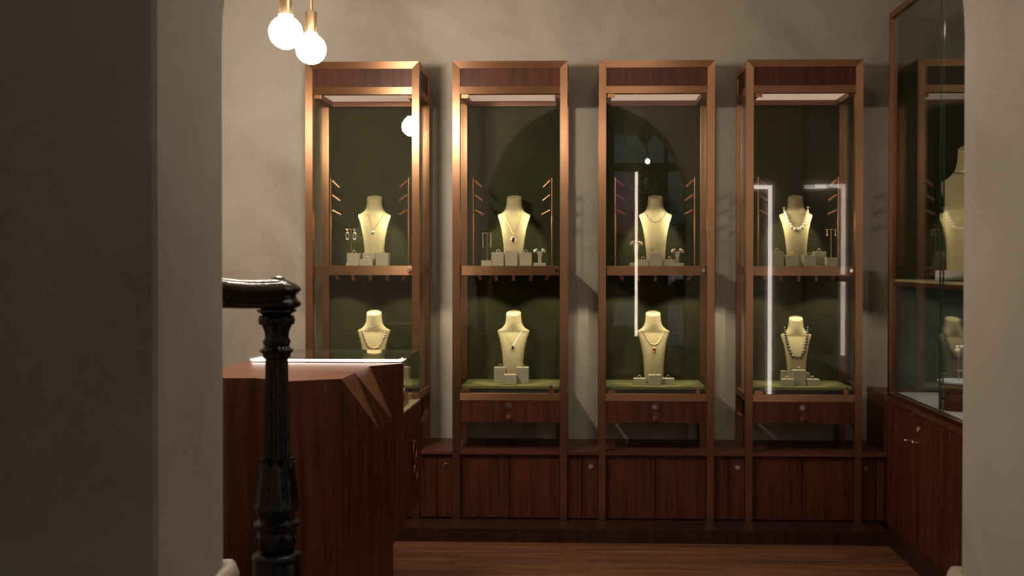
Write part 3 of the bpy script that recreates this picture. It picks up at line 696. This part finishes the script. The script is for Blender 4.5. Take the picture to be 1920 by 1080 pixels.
tree_stand(1012, 467, 0.12, 'forked earring tree at the right end of second cabinet shelf', ['left clustered earring on the tree in second cabinet', 'right clustered earring on the tree in second cabinet'], 1)
tree_stand(1193, 453, 0.13, 'taller forked earring tree at left of the choker bust', ['left clustered earring on the taller tree, third cabinet', 'right clustered earring on the taller tree, third cabinet'], 1, 'rose_gold')
tree_stand(1270, 467, 0.12, 'shorter forked earring tree at right of the choker bust', ['left clustered earring on the shorter tree, third cabinet', 'right clustered earring on the shorter tree, third cabinet'], 0, 'rose_gold')

# ---------------------------------------------------------------- pendant lamps
def pendant(c, label, bm_, k=1.0):
    t = thing('pendant_lamp', label, 'lamp', (c[0], c[1], 3.2995 if c[1] > YA1 else 3.5995), 0, 'globe pendant lamps'); z = c[2] - t.location.z
    MB().lathe([(z + (a_ - z) * k, b_ * k) for a_, b_ in [(z - 0.063, 0.004), (z - 0.061, 0.016), (z - 0.052, 0.036), (z - 0.036, 0.052), (z - 0.018, 0.0605), (z, 0.063), (z + 0.018, 0.0605), (z + 0.036, 0.052), (z + 0.049, 0.040), (z + 0.056, 0.030), (z + 0.059, 0.0265), (z + 0.066, 0.0265)]], n=40).obj('bulb', bm_, t, 60)
    MB().lathe([(z + a_ * k, b_ * k) for a_, b_ in [(0.0665, 0.0245), (0.155, 0.0245), (0.157, 0.023), (0.157, 0.010)]], n=32).obj('socket', 'brass', t, 40)
    MB().cyl((0, 0, z + 0.157 * k), (0, 0, -0.02), 0.0075, n=14).obj('rod', 'brass', t, 40)
    MB().lathe([(-0.02, 0.05), (-0.018, 0.055), (0, 0.055)], n=32).obj('ceiling_rose', 'brass', t, 40)
pendant((-1.152, -1.57, 2.326), 'glowing white globe pendant, the higher left one of the pair', 'bulb')
pendant((-1.168, -1.17, 2.349), 'glowing white globe pendant, the lower right one of the pair', 'bulb')

pendant((0.60, -4.9, 2.50), 'warm globe lamp of the entrance, mirrored small in third cabinet', 'bulb_dim', 0.42)

# ---------------------------------------------------------------- newel post and handrail
NX, NY = at(519, 700, -2.6).x, -2.6
def nz(y): return at(519, y, NY).z
PXM = F / (D + NY)
newel = thing('newel_post', 'black cast iron newel post with leafy collar in front of the counter', 'newel post', (NX, NY, 0))
def npart(name, prof, fn=None, n=48, sm=50):
    mb = MB(); mb.lathe([(nz(y), r / PXM) for y, r in prof][::-1], n=n, fn=fn); return mb.obj(name, 'iron', newel, sm)
npart('collar', [(579.2, 30), (580, 36), (584, 36), (587, 30), (591, 26)], n=48)
npart('capital', [(591, 26), (595, 30), (599, 32), (603, 31), (608, 27), (613, 25.5), (622, 22), (629, 21.5), (634, 22), (638, 25), (643, 25), (648, 22.5), (653, 26), (656, 31), (659, 30), (662, 26), (666, 25.5), (669, 25), (672, 21)],
      fn=lambda z, a: 1 + (0.07 * math.cos(8 * a) if z > nz(632) else 0.02 * math.cos(16 * a)), n=96)
for k in range(6):
    mb = MB(); a = k * PI / 3 + 0.25; mb.torus((29 / PXM * math.cos(a), 29 / PXM * math.sin(a), nz(600)), 0.0085, 0.0052, Matrix.Rotation(a + PI / 2, 4, 'Z') @ Matrix.Rotation(PI / 2, 4, 'X'), 16, 8)
    mb.sphere((30 / PXM * math.cos(a), 30 / PXM * math.sin(a), nz(600)), 0.006, n=8)
    mb.obj('scroll', 'iron', newel, 60)
npart('shaft', [(672, 20.5), (680, 20.5), (720, 21.2), (780, 22.5), (830, 23.4), (860, 24), (945, 27)], fn=lambda z, a: 1.02 - 0.15 * abs(math.sin(7 * a)) ** 0.8, n=168, sm=60)
# acanthus leaves round the foot of the shaft
mb = MB()
for k in range(8):
    a = k * PI / 4 + 0.2; rows = []
    for i in range(13):
        f = i / 12; y = 950 - 92 * f; R = (37 - 11.5 * f ** 0.8 + (3.5 * max(0, (f - 0.88) / 0.12))) / PXM; wd = (13.2 - 4.0 * f) * (1 if f < 0.85 else 1 - (f - 0.85) * 4.2) / PXM * (1 + 0.10 * math.sin(i * 2.2)); row = []
        for j in range(7):
            q = (j - 3) / 3; off = wd * q; rr = R + (0.0055 * (1 - abs(q)) ** 1.5 - 0.005 * q * q) + (0.0034 if (i + j) % 2 else 0)
            er = Vector((math.cos(a), math.sin(a), 0)); et = Vector((-math.sin(a), math.cos(a), 0)); row.append(er * rr + et * off + Vector((0, 0, nz(y))))
        rows.append(row)
    inner = [[p * 1.0 for p in r_] for r_ in rows]
    for r_ in inner:
        for p in r_: l = math.hypot(p.x, p.y); p.x *= (l - 0.009) / l; p.y *= (l - 0.009) / l
    b = bmesh.new(); A = [[b.verts.new(p) for p in r_] for r_ in rows]; I_ = [[b.verts.new(p) for p in r_] for r_ in inner]
    for i in range(12):
        for j in range(6):
            b.faces.new((A[i][j], A[i][j + 1], A[i + 1][j + 1], A[i + 1][j])); b.faces.new((I_[i][j], I_[i + 1][j], I_[i + 1][j + 1], I_[i][j + 1]))
        b.faces.new((A[i][0], A[i + 1][0], I_[i + 1][0], I_[i][0])); b.faces.new((A[i][6], I_[i][6], I_[i + 1][6], A[i + 1][6]))
    for j in range(6): b.faces.new((A[0][j], I_[0][j], I_[0][j + 1], A[0][j + 1])); b.faces.new((A[12][j], A[12][j + 1], I_[12][j + 1], I_[12][j]))
    mb.merge(b)
lf = mb.obj('leaves', 'iron', newel, 60)
npart('bulb_foot', [(930, 28), (940, 36), (947, 40.5), (953, 40), (960, 37), (967, 34), (972, 33), (975, 37), (978, 43), (984, 43.5), (988, 41), (991, 35), (994, 34.5)], fn=lambda z, a: 1 + (0.03 * math.cos(8 * a) if z > nz(966) else 0))
npart('rosette_band', [(994, 35), (1002, 37.5), (1012, 38), (1022, 36), (1028, 32), (1031, 31)])
for k in range(7):
    mb = MB(); a = k * 2 * PI / 7 - 1.9; c = Vector((37 / PXM * math.cos(a), 37 / PXM * math.sin(a), nz(1010))); rt = Matrix.Rotation(a + PI / 2, 4, 'Z') @ Matrix.Rotation(PI / 2, 4, 'X')
    mb.torus(c, 0.010, 0.0035, rt, 18, 6); mb.sphere(c, 0.0055, n=8)
    mb.obj('rosette', 'iron', newel, 60)
npart('base', [(1031, 31), (1034, 40), (1038, 45.5), (1044, 46.5), (1049, 45), (1051, 45.5), (1400, 47)])
mb = MB(); zb = nz(1400); mb.box(-0.085, 0.085, -0.085, 0.085, 0, zb + 0.0005 if zb > 0 else 0.05, 0.004); mb.obj('foot_block', 'iron', newel)
# handrail: moulded section swept from the wall to the newel, round end cap
hr = thing('handrail', 'black moulded handrail ending in a round cap on the newel post', 'handrail', (NX, NY, 0))
hp = []
for i in range(25):
    f = i / 24; Y = -3.049 + (NY + 3.049) * f; X = -0.945 + (NX + 0.006 + 0.945) * f ** 1.1
    yc = 540 - 0; z = at(519, 546.5, NY).z + 0.028 * max(0, 1 - f * 1.35) ** 1.8; hp.append(Vector((X, Y, z)))
half = [(0, .034), (.012, .0325), (.019, .029), (.0205, .0255), (.024, .0255), (.034, .0205), (.0415, .012), (.0435, .003), (.040, -.005), (.0335, -.0095), (.0335, -.0125), (.0365, -.0140), (.0365, -.0185), (.031, -.0205), (.031, -.0245), (.0385, -.0285), (.0395, -.0340), (.036, -.0385), (.028, -.0410), (0, -.0410)]
sec = half + [(-a, b) for a, b in half[-2:0:-1]]
rows = []
for i, p in enumerate(hp):
    tn = (hp[min(24, i + 1)] - hp[max(0, i - 1)]); tn.z = 0; tn.normalize(); sd = Vector((tn.y, -tn.x, 0))
    rows.append([p + sd * a + Vector((0, 0, b)) - Vector((NX, NY, 0)) for a, b in sec])
MB().rings(rows).obj('rail', 'iron', hr, 32)
def capz(y): return at(525, y, NY).z
MB().lathe([(capz(y), r / PXM) for y, r in [(517.5, 1), (518.5, 6), (521, 11), (523, 13), (527, 20), (532, 31), (537, 39), (541, 42.5), (545, 42), (549, 38), (553, 34), (556, 33.5), (561, 35.5), (566, 41), (570, 42.5), (574, 41.5), (577, 36), (579, 30)]][::-1], n=48, c=(0.004, 0, 0)).obj('end_cap', 'iron', hr, 35)

# ---------------------------------------------------------------- counter
ZC = 1.04
T = {k: Vector((*v, ZC)) for k, v in dict(P4=(-0.76, -1.265), P3=(-0.872, -1.387), A2=(-0.852, -1.668), A1=(-0.874, -1.636), P2=(-0.879, -1.82), P1=(-1.044, -1.906), P0=(-1.187, -1.815), PL=(-1.293, -1.82), QL=(-1.44, -1.70), BL=(-1.432, -1.44), BM=(-1.43, -1.226), BR=(-1.39, -1.178)).items()}
counter = thing('counter', 'faceted walnut sales counter with glass showcase behind the newel post', 'counter', (-1.1, -1.4, 0))
CO = Vector((-1.1, -1.4, 0))
def cobj(mb, name, m, par=counter, sm=None):
    bmesh.ops.translate(mb.bm, vec=-CO, verts=mb.bm.verts[:]); return mb.obj(name, m, par, sm)
G_ = T['P3'].lerp(T['P4'], 0.66)                       # crease of the right-hand face
def onplane(x, y, a, b):
    n = Vector((b.y - a.y, a.x - b.x, 0)); d = ray(x, y); o = Vector((0, -D, H)); return o + d * ((a - o).dot(n) / d.dot(n))
B2 = onplane(737, 788, T['P3'], T['P4']); G_ = Vector((B2.x, B2.y, 0)); B1 = onplane(711, 805, T['P2'], G_)
P2b = Vector((T['P2'].x, T['P2'].y, 0)); K2 = Vector((G_.x, G_.y, onplane(736, 1022, T['P3'], T['P4']).z)); K1 = Vector((T['P4'].x, T['P4'].y, 0.38))
V = [T['P2'], T['A1'], T['P3'], T['P4'], B1, B2, K1, K2, G_, P2b]
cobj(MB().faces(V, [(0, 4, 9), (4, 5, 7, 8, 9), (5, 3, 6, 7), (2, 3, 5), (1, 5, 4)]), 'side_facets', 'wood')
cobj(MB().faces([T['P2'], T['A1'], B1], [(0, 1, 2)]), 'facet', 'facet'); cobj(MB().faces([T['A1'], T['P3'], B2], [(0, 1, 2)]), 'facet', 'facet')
fr = [T[k] for k in ('P2', 'P1', 'P0', 'PL', 'QL')] ; fb = [Vector((p.x, p.y, 0)) for p in fr]
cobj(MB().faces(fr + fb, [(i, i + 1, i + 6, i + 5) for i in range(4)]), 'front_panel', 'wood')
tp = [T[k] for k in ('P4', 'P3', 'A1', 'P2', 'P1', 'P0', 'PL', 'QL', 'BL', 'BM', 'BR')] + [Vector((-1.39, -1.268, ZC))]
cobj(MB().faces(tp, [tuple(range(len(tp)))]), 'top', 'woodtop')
# carcass behind the show panels
bk = [(-0.7615, -1.264), (-0.7615, -0.822), (-1.43, -0.822), (-1.44, -1.44)]
mb = MB(); mb.box(-1.43, -0.762, -1.262, -0.822, 0.378, 0.833, 0.001); mb.box(-1.43, -0.85, -1.45, -1.2, 0.0, 0.36); cobj(mb, 'carcass', 'wood')
cobj(MB().faces([T['P4'], Vector((-0.76, -1.265, 0.834)), Vector((-1.43, -1.265, 0.834)), Vector((-1.43, -1.265, ZC))], [(0, 1, 2, 3)]), 'inner_panel', 'wood')
# ring pulls on the right side
for (px_, py_) in ((775, 845), (777, 883)):
    c = atx(px_, py_, -0.758)
    mb = MB(); mb.torus(c + Vector((0.006, 0, -0.0)), 0.040, 0.0045, Matrix.Rotation(PI / 2, 4, 'Y'), 28, 8); mb.cyl(c + Vector((-0.003, 0, 0.04)), c + Vector((0.008, 0, 0.04)), 0.008, n=12)
    cobj(mb, 'ring_pull', 'old_copper', sm=60)
# glass showcase
gx0, gx1, gy0, gy1, gz0, gz1 = -1.40, -0.762, -1.262, -0.885, 0.838, 1.062
def pane(name, *b): return cobj(MB().box(*b), name, 'glass')
pane('glass_top', gx0, gx1, gy0, gy1, gz1 - 0.006, gz1)
pane('glass_side', gx1 - 0.006, gx1, gy0 + .001, gy1 - .007, gz0, gz1 - 0.0065)
pane('glass_side', gx0, gx0 + 0.006, gy0 + .001, gy1 - .007, gz0, gz1 - 0.0065)
pane('glass_back', gx0, gx1, gy1 - 0.006, gy1, gz0, gz1 - 0.0065)
mb = MB(); mb.box(gx0, gx1, gy1, gy1 + 0.0015, gz1 - 0.006, gz1); mb.box(gx1, gx1 + 0.0015, gy0, gy1, gz1 - 0.006, gz1); mb.box(gx1 - 0.005, gx1 + 0.0012, gy1 - 0.0055, gy1 + 0.001, gz0, gz1 - 0.007)
cobj(mb, 'glass_edge', 'glass_edge')
mb = MB(); mb.box(gx1 - 0.004, gx1 + 0.003, gy0, gy1, gz0 - 0.005, gz0 + 0.004); mb.box(gx0, gx1, gy0, gy1, 0.8335, gz0 - 0.0002); cobj(mb, 'showcase_floor', 'cream')
cobj(MB().box(gx0 + 0.01, gx1 - 0.012, gy0 + 0.003, gy0 + 0.013, 1.0450, 1.0535), 'light_strip', 'ledc')
cobj(MB().box(gx1 - 0.022, gx1 - 0.008, gy0 + 0.014, gy0 + 0.10, 1.0450, 1.0535), 'light_strip', 'ledc')
cobj(MB().box(gx0 + 0.008, gx0 + 0.022, gy0 + 0.02, gy1 - 0.02, 1.0450, 1.0535), 'light_strip', 'ledc')
cobj(MB().cyl((gx1 - 0.03, -1.02, gz0), (gx1 - 0.03, -1.02, gz1 - 0.007), 0.005, n=12), 'support_rod', 'copper_plain', sm=40)
# jewellery tray inside the showcase
tr = thing('jewellery_tray', 'small copper tray with dark cushion inside the counter showcase', 'tray', (-0.85, -1.07, gz0 + 0.0005))
MB().box(-0.06, 0.06, -0.09, 0.09, 0, 0.02, 0.002).obj('tray', 'copper_plain', tr)
MB().box(-0.05, 0.05, -0.08, 0.08, 0.0205, 0.05, 0.006).obj('cushion', 'velvet', tr)
mb = MB()
for k in range(5): mb.torus((0.045, -0.06 + 0.03 * k, 0.058), 0.008, 0.0016, Matrix.Rotation(PI / 2, 4, 'Y'), 16, 6)
tg = mb.obj('bracelet', 'silver', None, 60); tg.location = tr.location; tag(tg, 'row of silver loops of a bracelet on the dark cushion', 'bracelet')

# ---------------------------------------------------------------- right-hand vitrine unit
VX0, VX1 = 1.585, 2.06; VY0, VY1 = -2.1, 0.0; VZ = 2.772; ZB = 0.749
ub = thing('base_cupboard', 'dark walnut cupboard with two small knobs under the tall vitrine', 'cupboard', (1.8, -0.9, 0.0))
UO = Vector((1.8, -0.9, 0))
def uobj(mb, name, m, par=ub, sm=None):
    bmesh.ops.translate(mb.bm, vec=-UO, verts=mb.bm.verts[:]); return mb.obj(name, m, par, sm)
uobj(MB().box(VX0 + 0.021, 2.295, VY0, YB - 0.003, 0.0, ZB - 0.03), 'body', 'wood')
uobj(MB().box(VX0 - 0.0, 2.295, VY0, YB - 0.003, ZB - 0.0295, ZB, 0.0015), 'top', 'woodh')
seam = atx(1717, 850, VX0).y
ys = [YB - 0.004, 0.0, seam, seam - 0.42, seam - 0.85, VY0]
doors = []
for a, b in zip(ys[:-1], ys[1:]): doors.append(uobj(MB().box(VX0 + 0.002, VX0 + 0.020, b + 0.0015, a - 0.0015, 0.072, ZB - 0.034, 0.001), 'door', 'wood'))
for (px_, py_), dn in zip(((1706, 826), (1720, 830)), (doors[1], doors[2])):
    c = atx(px_, py_, VX0); mb = MB(); mb.cyl(c + Vector((0.002, 0, 0)), c - Vector((0.018, 0, 0)), 0.0045, n=12); mb.sphere(c - Vector((0.022, 0, 0)), 0.010, (0.7, 1, 1), 14); uobj(mb, 'knob', 'brass', dn, 60)
c = atx(1721.5, 805, VX0); uobj(lock_mesh(MB(), c + Vector((0.002, 0, 0)), 0.0145, (-1, 0, 0)), 'lock', 'chrome', doors[2], 40)
vt = thing('tall_vitrine', 'tall copper framed glass vitrine on the dark cupboard at right', 'vitrine', (1.8, -0.9, ZB + 0.0005))
UO = Vector((1.8, -0.9, ZB + 0.0005))
def vobj(mb, name, m, par=vt, sm=None): return uobj(mb, name, m, par, sm)
p = 0.036
for x, y in ((VX0, VY1 - p), (VX1 - p, VY1 - p), (VX0, VY0), (VX1 - p, VY0)):
    vobj(MB().box(x, x + p, y, y + p, ZB + .0005, VZ, 0.0015), 'post', 'bronze')
for z0, z1 in ((ZB + .0005, ZB + 0.026), (VZ - 0.032, VZ)):
    vobj(MB().box(VX0, VX0 + p, VY0 + p, VY1 - p, z0, z1, 0.001), 'rail', 'bronze'); vobj(MB().box(VX0 + p, VX1 - p, VY1 - p, VY1, z0, z1, 0.001), 'end_rail', 'copper')
vobj(MB().box(VX0 + p, VX1, VY0, VY1 - p, VZ - 0.012, VZ - 0.001), 'roof_panel', 'ceiling')
for z0, z1, mm in ((ZB + 0.03, 1.357, 'stone'), (1.3575, VZ - 0.033, 'velvet')):
    vobj(MB().box(VX1 - 0.012, VX1, VY0 + p, VY1 - p, z0, z1), 'back_panel', mm)
    vobj(MB().box(VX0 + p + 0.002, VX1 - 0.014, VY1 - 0.020, VY1 - 0.012, z0, z1), 'end_panel', mm)
vobj(MB().box(VX0 + p, VX1 - 0.013, VY0 + p, VY1 - p, ZB + 0.004, ZB + 0.024), 'vitrine_floor', 'white')
sy_ = atx(1763, 600, VX0).y
g1 = vobj(MB().box(VX0 + 0.010, VX0 + 0.016, sy_ + 0.001, VY1 - p, ZB + 0.027, VZ - 0.033), 'fixed_glass', 'glass')
g2 = vobj(MB().box(VX0 + 0.003, VX0 + 0.009, VY0 + p, sy_ + 0.02, ZB + 0.027, VZ - 0.033), 'glass_door', 'glass')
vobj(MB().box(VX0 + 0.0025, VX0 + 0.0095, sy_ + 0.0202, sy_ + 0.0225, ZB + 0.027, VZ - 0.033), 'glass_edge', 'glass_edge', g2)
vobj(MB().box(VX0 + 0.0095, VX0 + 0.0165, sy_ - 0.0015, sy_ + 0.0005, ZB + 0.027, VZ - 0.033), 'glass_edge', 'glass_edge', g1)
c = atx(1768, 744, VX0); vobj(MB().cyl((VX0 + 0.004, c.y, c.z), (VX0 - 0.006, c.y, c.z), 0.014, 0.012, 20), 'lock', 'dark', g2, 40)
SHZ = 1.37
sh = vobj(MB().box(VX0 + 0.022, VX1 - 0.013, VY0 + p, VY1 - p, SHZ - 0.012, SHZ, 0.001), 'shelf', 'cream')
vobj(MB().box(VX0 + 0.02, VX0 + 0.032, VY0 + p, VY1 - p, SHZ - 0.034, SHZ - 0.0125, 0.001), 'shelf_rail', 'bronze', sh)
# things inside
pb = atx(1818, 300, 1.80)
bust((1.80, pb.y, SHZ), -0.75, 'cream bust with thin silver collar on the vitrine shelf, partly behind right jamb', 1.66)
t = thing('necklace', 'thin silver collar around the neck of the vitrine bust', 'necklace', (1.80, pb.y, SHZ), -0.75); t.scale = (1.66,) * 3
MB().torus((0, 0.022, 0.315), 0.050, 0.0022, Matrix.Rotation(0.12, 4, 'X'), 32, 6).obj('band', 'silver', t, 60)
c = atx(1786, 515, 1.72); o = MB().box(-0.10, 0.10, -0.09, 0.09, 0, 0.05, 0.010).obj('cushion', 'white'); o.location = (1.76, c.y - 0.02, SHZ); tag(o, 'square white display cushion on the vitrine shelf', 'cushion')
o = MB().sphere((0, 0, 0.022), 0.06, (1, 0.8, 0.36), 20).obj('cushion', 'white', None, 60); o.location = (1.66, c.y - 0.14, SHZ); tag(o, 'small round white cushion in front of the square one', 'cushion')
c = atx(1797, 745, 1.72)
o = MB().lathe([(0, 0.085), (0.12, 0.085), (0.121, 0.08)], n=40).obj('plinth', 'wood', None, 40); o.location = (1.72, c.y, ZB + 0.0245); tag(o, 'round dark wooden plinth on the white vitrine floor', 'plinth')
o = MB().lathe([(0, 0.03), (0.004, 0.088), (0.012, 0.095), (0.014, 0.092), (0.008, 0.02)], n=40).obj('plate', 'white', None, 40); o.location = (1.72, c.y, ZB + 0.0245 + 0.1215); tag(o, 'shallow white plate on the round plinth in the vitrine', 'plate')
fs = thing('earring_tree', 'thin stand with pearly clustered earrings on the vitrine plate', 'earring stand', (1.72, c.y, ZB + 0.0245 + 0.131))
MB().cyl((0, 0, 0), (0, 0, 0.15), 0.002, n=8).obj('pole', 'brass', fs)
mb = MB()
for k in range(7): mb.sphere((0.0 + 0.012 * math.cos(k), 0.016 * math.sin(k * 1.7), 0.15 + 0.012 * math.cos(k * 2.1)), 0.008, n=10)
mb.obj('cluster', 'pearl', fs, 60)
area('vitrine_shelf_lamp', (1.95, -1.75, VZ - 0.04), 0.1, 1.1, (1, 0.85, 0.62), sy=0.5)
area('vitrine_lower_lamp', (1.82, -0.9, SHZ - 0.04), 0.1, 1.3, (0.8, 0.93, 1.0), sy=1.0)

# ---------------------------------------------------------------- light frames on the arched wall (seen mirrored in the glass)
def led_L(xh0, xv, z, zb, label):
    t = thing('light_bar', label, 'light', (xv, YA1, 0), 0, 'angled light bars')
    MB().box(xh0 - xv, 0.015, 0.002, 0.02, z - 0.015, z + 0.015).obj('top_bar', 'led', t); MB().box(-0.015, 0.015, 0.002, 0.02, zb, z - 0.0155).obj('upright_bar', 'led', t)
led_L(1.20, 1.517, 2.093, 0.353, 'white angled light bar mirrored at left in the fourth cabinet glass')
led_L(1.894, 2.125, 2.10, 0.35, 'white angled light bar mirrored at right in the fourth cabinet glass')
o = MB().cyl((0, 0, 0.585), (0, 0, 2.545), 0.017, n=12).obj('light_tube', 'ledwarm', None, 60); o.location = (0.566, -6.57, 0); tag(o, 'long warm vertical light tube mirrored in the third cabinet glass', 'light')
sg = thing('hanging_sign', 'dark hanging sign with pointed foot mirrored in third cabinet', 'sign', (0.659, -6.4, 3.3))
mb = MB(); mb.rings([[Vector((x, y, z)) for x, z in ((-0.24, 0.25), (0.22, 0.25), (0.22, -0.14), (0, -0.47), (-0.24, -0.14))] for y in (-0.01, 0.01)]); mb.obj('board', 'dark', sg)
em = thing('emblem', 'grey round emblem on the entrance door glass, mirrored in third cabinet', 'emblem', (0.692, -6.63, 2.414))
MB().torus((0, 0, 0), 0.118, 0.006, Matrix.Rotation(PI / 2, 4, 'X'), 36, 6).obj('ring', 'decal', em, 60)
mb = MB(); mb.box(-0.012, 0.012, -0.003, 0.003, -0.08, 0.07); mb.box(-0.05, 0.05, -0.003, 0.003, -0.02, 0.02, mtx=Matrix.Rotation(0.7, 4, 'Y')); mb.box(-0.05, 0.05, -0.003, 0.003, -0.05, -0.02, mtx=Matrix.Rotation(-0.6, 4, 'Y')); mb.sphere((0, 0, 0.055), 0.022, (1, 0.2, 1)); mb.obj('figure', 'decal', em)
# ---------------------------------------------------------------- street outside
struct(MB().box(-12, 14, -30, -6.76, -0.2, -0.1), 'ground', 'asphalt')
bl = thing('building', 'grey building across the street, mirrored in third cabinet', 'building', (2, -15, -0.1))
MB().box(-6, 8, -4, 0, 0, 6.5).obj('wall', 'facade', bl)
for k in range(5):
    f = MB().box(-4.6 + 2.2 * k, -3.2 + 2.2 * k, 0.01, 0.07, 4.2, 5.8).obj('window', 'dark', bl)
    g = MB().box(-4.6 + 2.2 * k, -3.2 + 2.2 * k, 0.01, 0.05, 0.3, 2.4).obj('window', 'dark', bl)
aw = MB(); aw.faces([(-3, 0, 3.3), (-0.6, 0, 3.3), (-0.6, 1.2, 2.6), (-3, 1.2, 2.6), (-3, 0, 3.2), (-0.6, 0, 3.2), (-0.6, 1.2, 2.3), (-3, 1.2, 2.3)], [(0, 1, 2, 3), (4, 5, 6, 7), (3, 2, 6, 7), (0, 3, 7, 4), (1, 2, 6, 5), (0, 1, 5, 4)]); aw = aw.obj('awning', 'pink', bl)
MB().box(-3, -0.6, 1.205, 1.225, 2.1, 2.3).obj('valance', 'redband', aw)
def car(loc, label):
    t = thing('car', label, 'car', loc); prof = [(-2.1, .35), (-2.15, .6), (-2.0, .82), (-1.2, .92), (-.6, 1.38), (.7, 1.42), (1.5, .98), (2.1, .86), (2.15, .5), (2.1, .35)]
    MB().rings([[Vector((x, y * (0.86 if z > 1.1 else 1), z)) for x, z in prof] for y in (-.85, .85)]).obj('body', 'car', t)
    for s_ in (-1, 1):
        MB().rings([[Vector((x, y, z)) for x, z in ((-1.0, .95), (-.52, 1.32), (.62, 1.36), (1.25, 1.0))] for y in (s_ * 0.79, s_ * 0.86)]).obj('window', 'dark', t)
        for x in (-1.3, 1.35): MB().cyl((x, s_ * .68, .32), (x, s_ * .88, .32), .32, n=24).obj('wheel', 'rubber', t, 40)
pc = at(1250, 560, 10.2); car((pc.x + 0.6, -10.2, -0.1), 'white parked car in the street, mirrored in third cabinet')
tr_ = thing('tree', 'street tree beyond the door, mirrored in third cabinet', 'tree', (3.1, -12.2, -0.1))
MB().tube([(0, 0, 0), (0.05, 0, 1.2), (0, 0.1, 2.4)], [0.14, 0.1, 0.07], 10).obj('trunk', 'wood', tr_)
mb = MB()
for k in range(60):
    a, b_ = random.random() * 2 * PI, random.random(); mb.sphere((1.2 * b_ ** .5 * math.cos(a), 1.2 * b_ ** .5 * math.sin(a), 2.6 + random.random() * 2.0), 0.22 + 0.2 * random.random(), n=6)
mb.obj('crown', 'leaf', tr_)
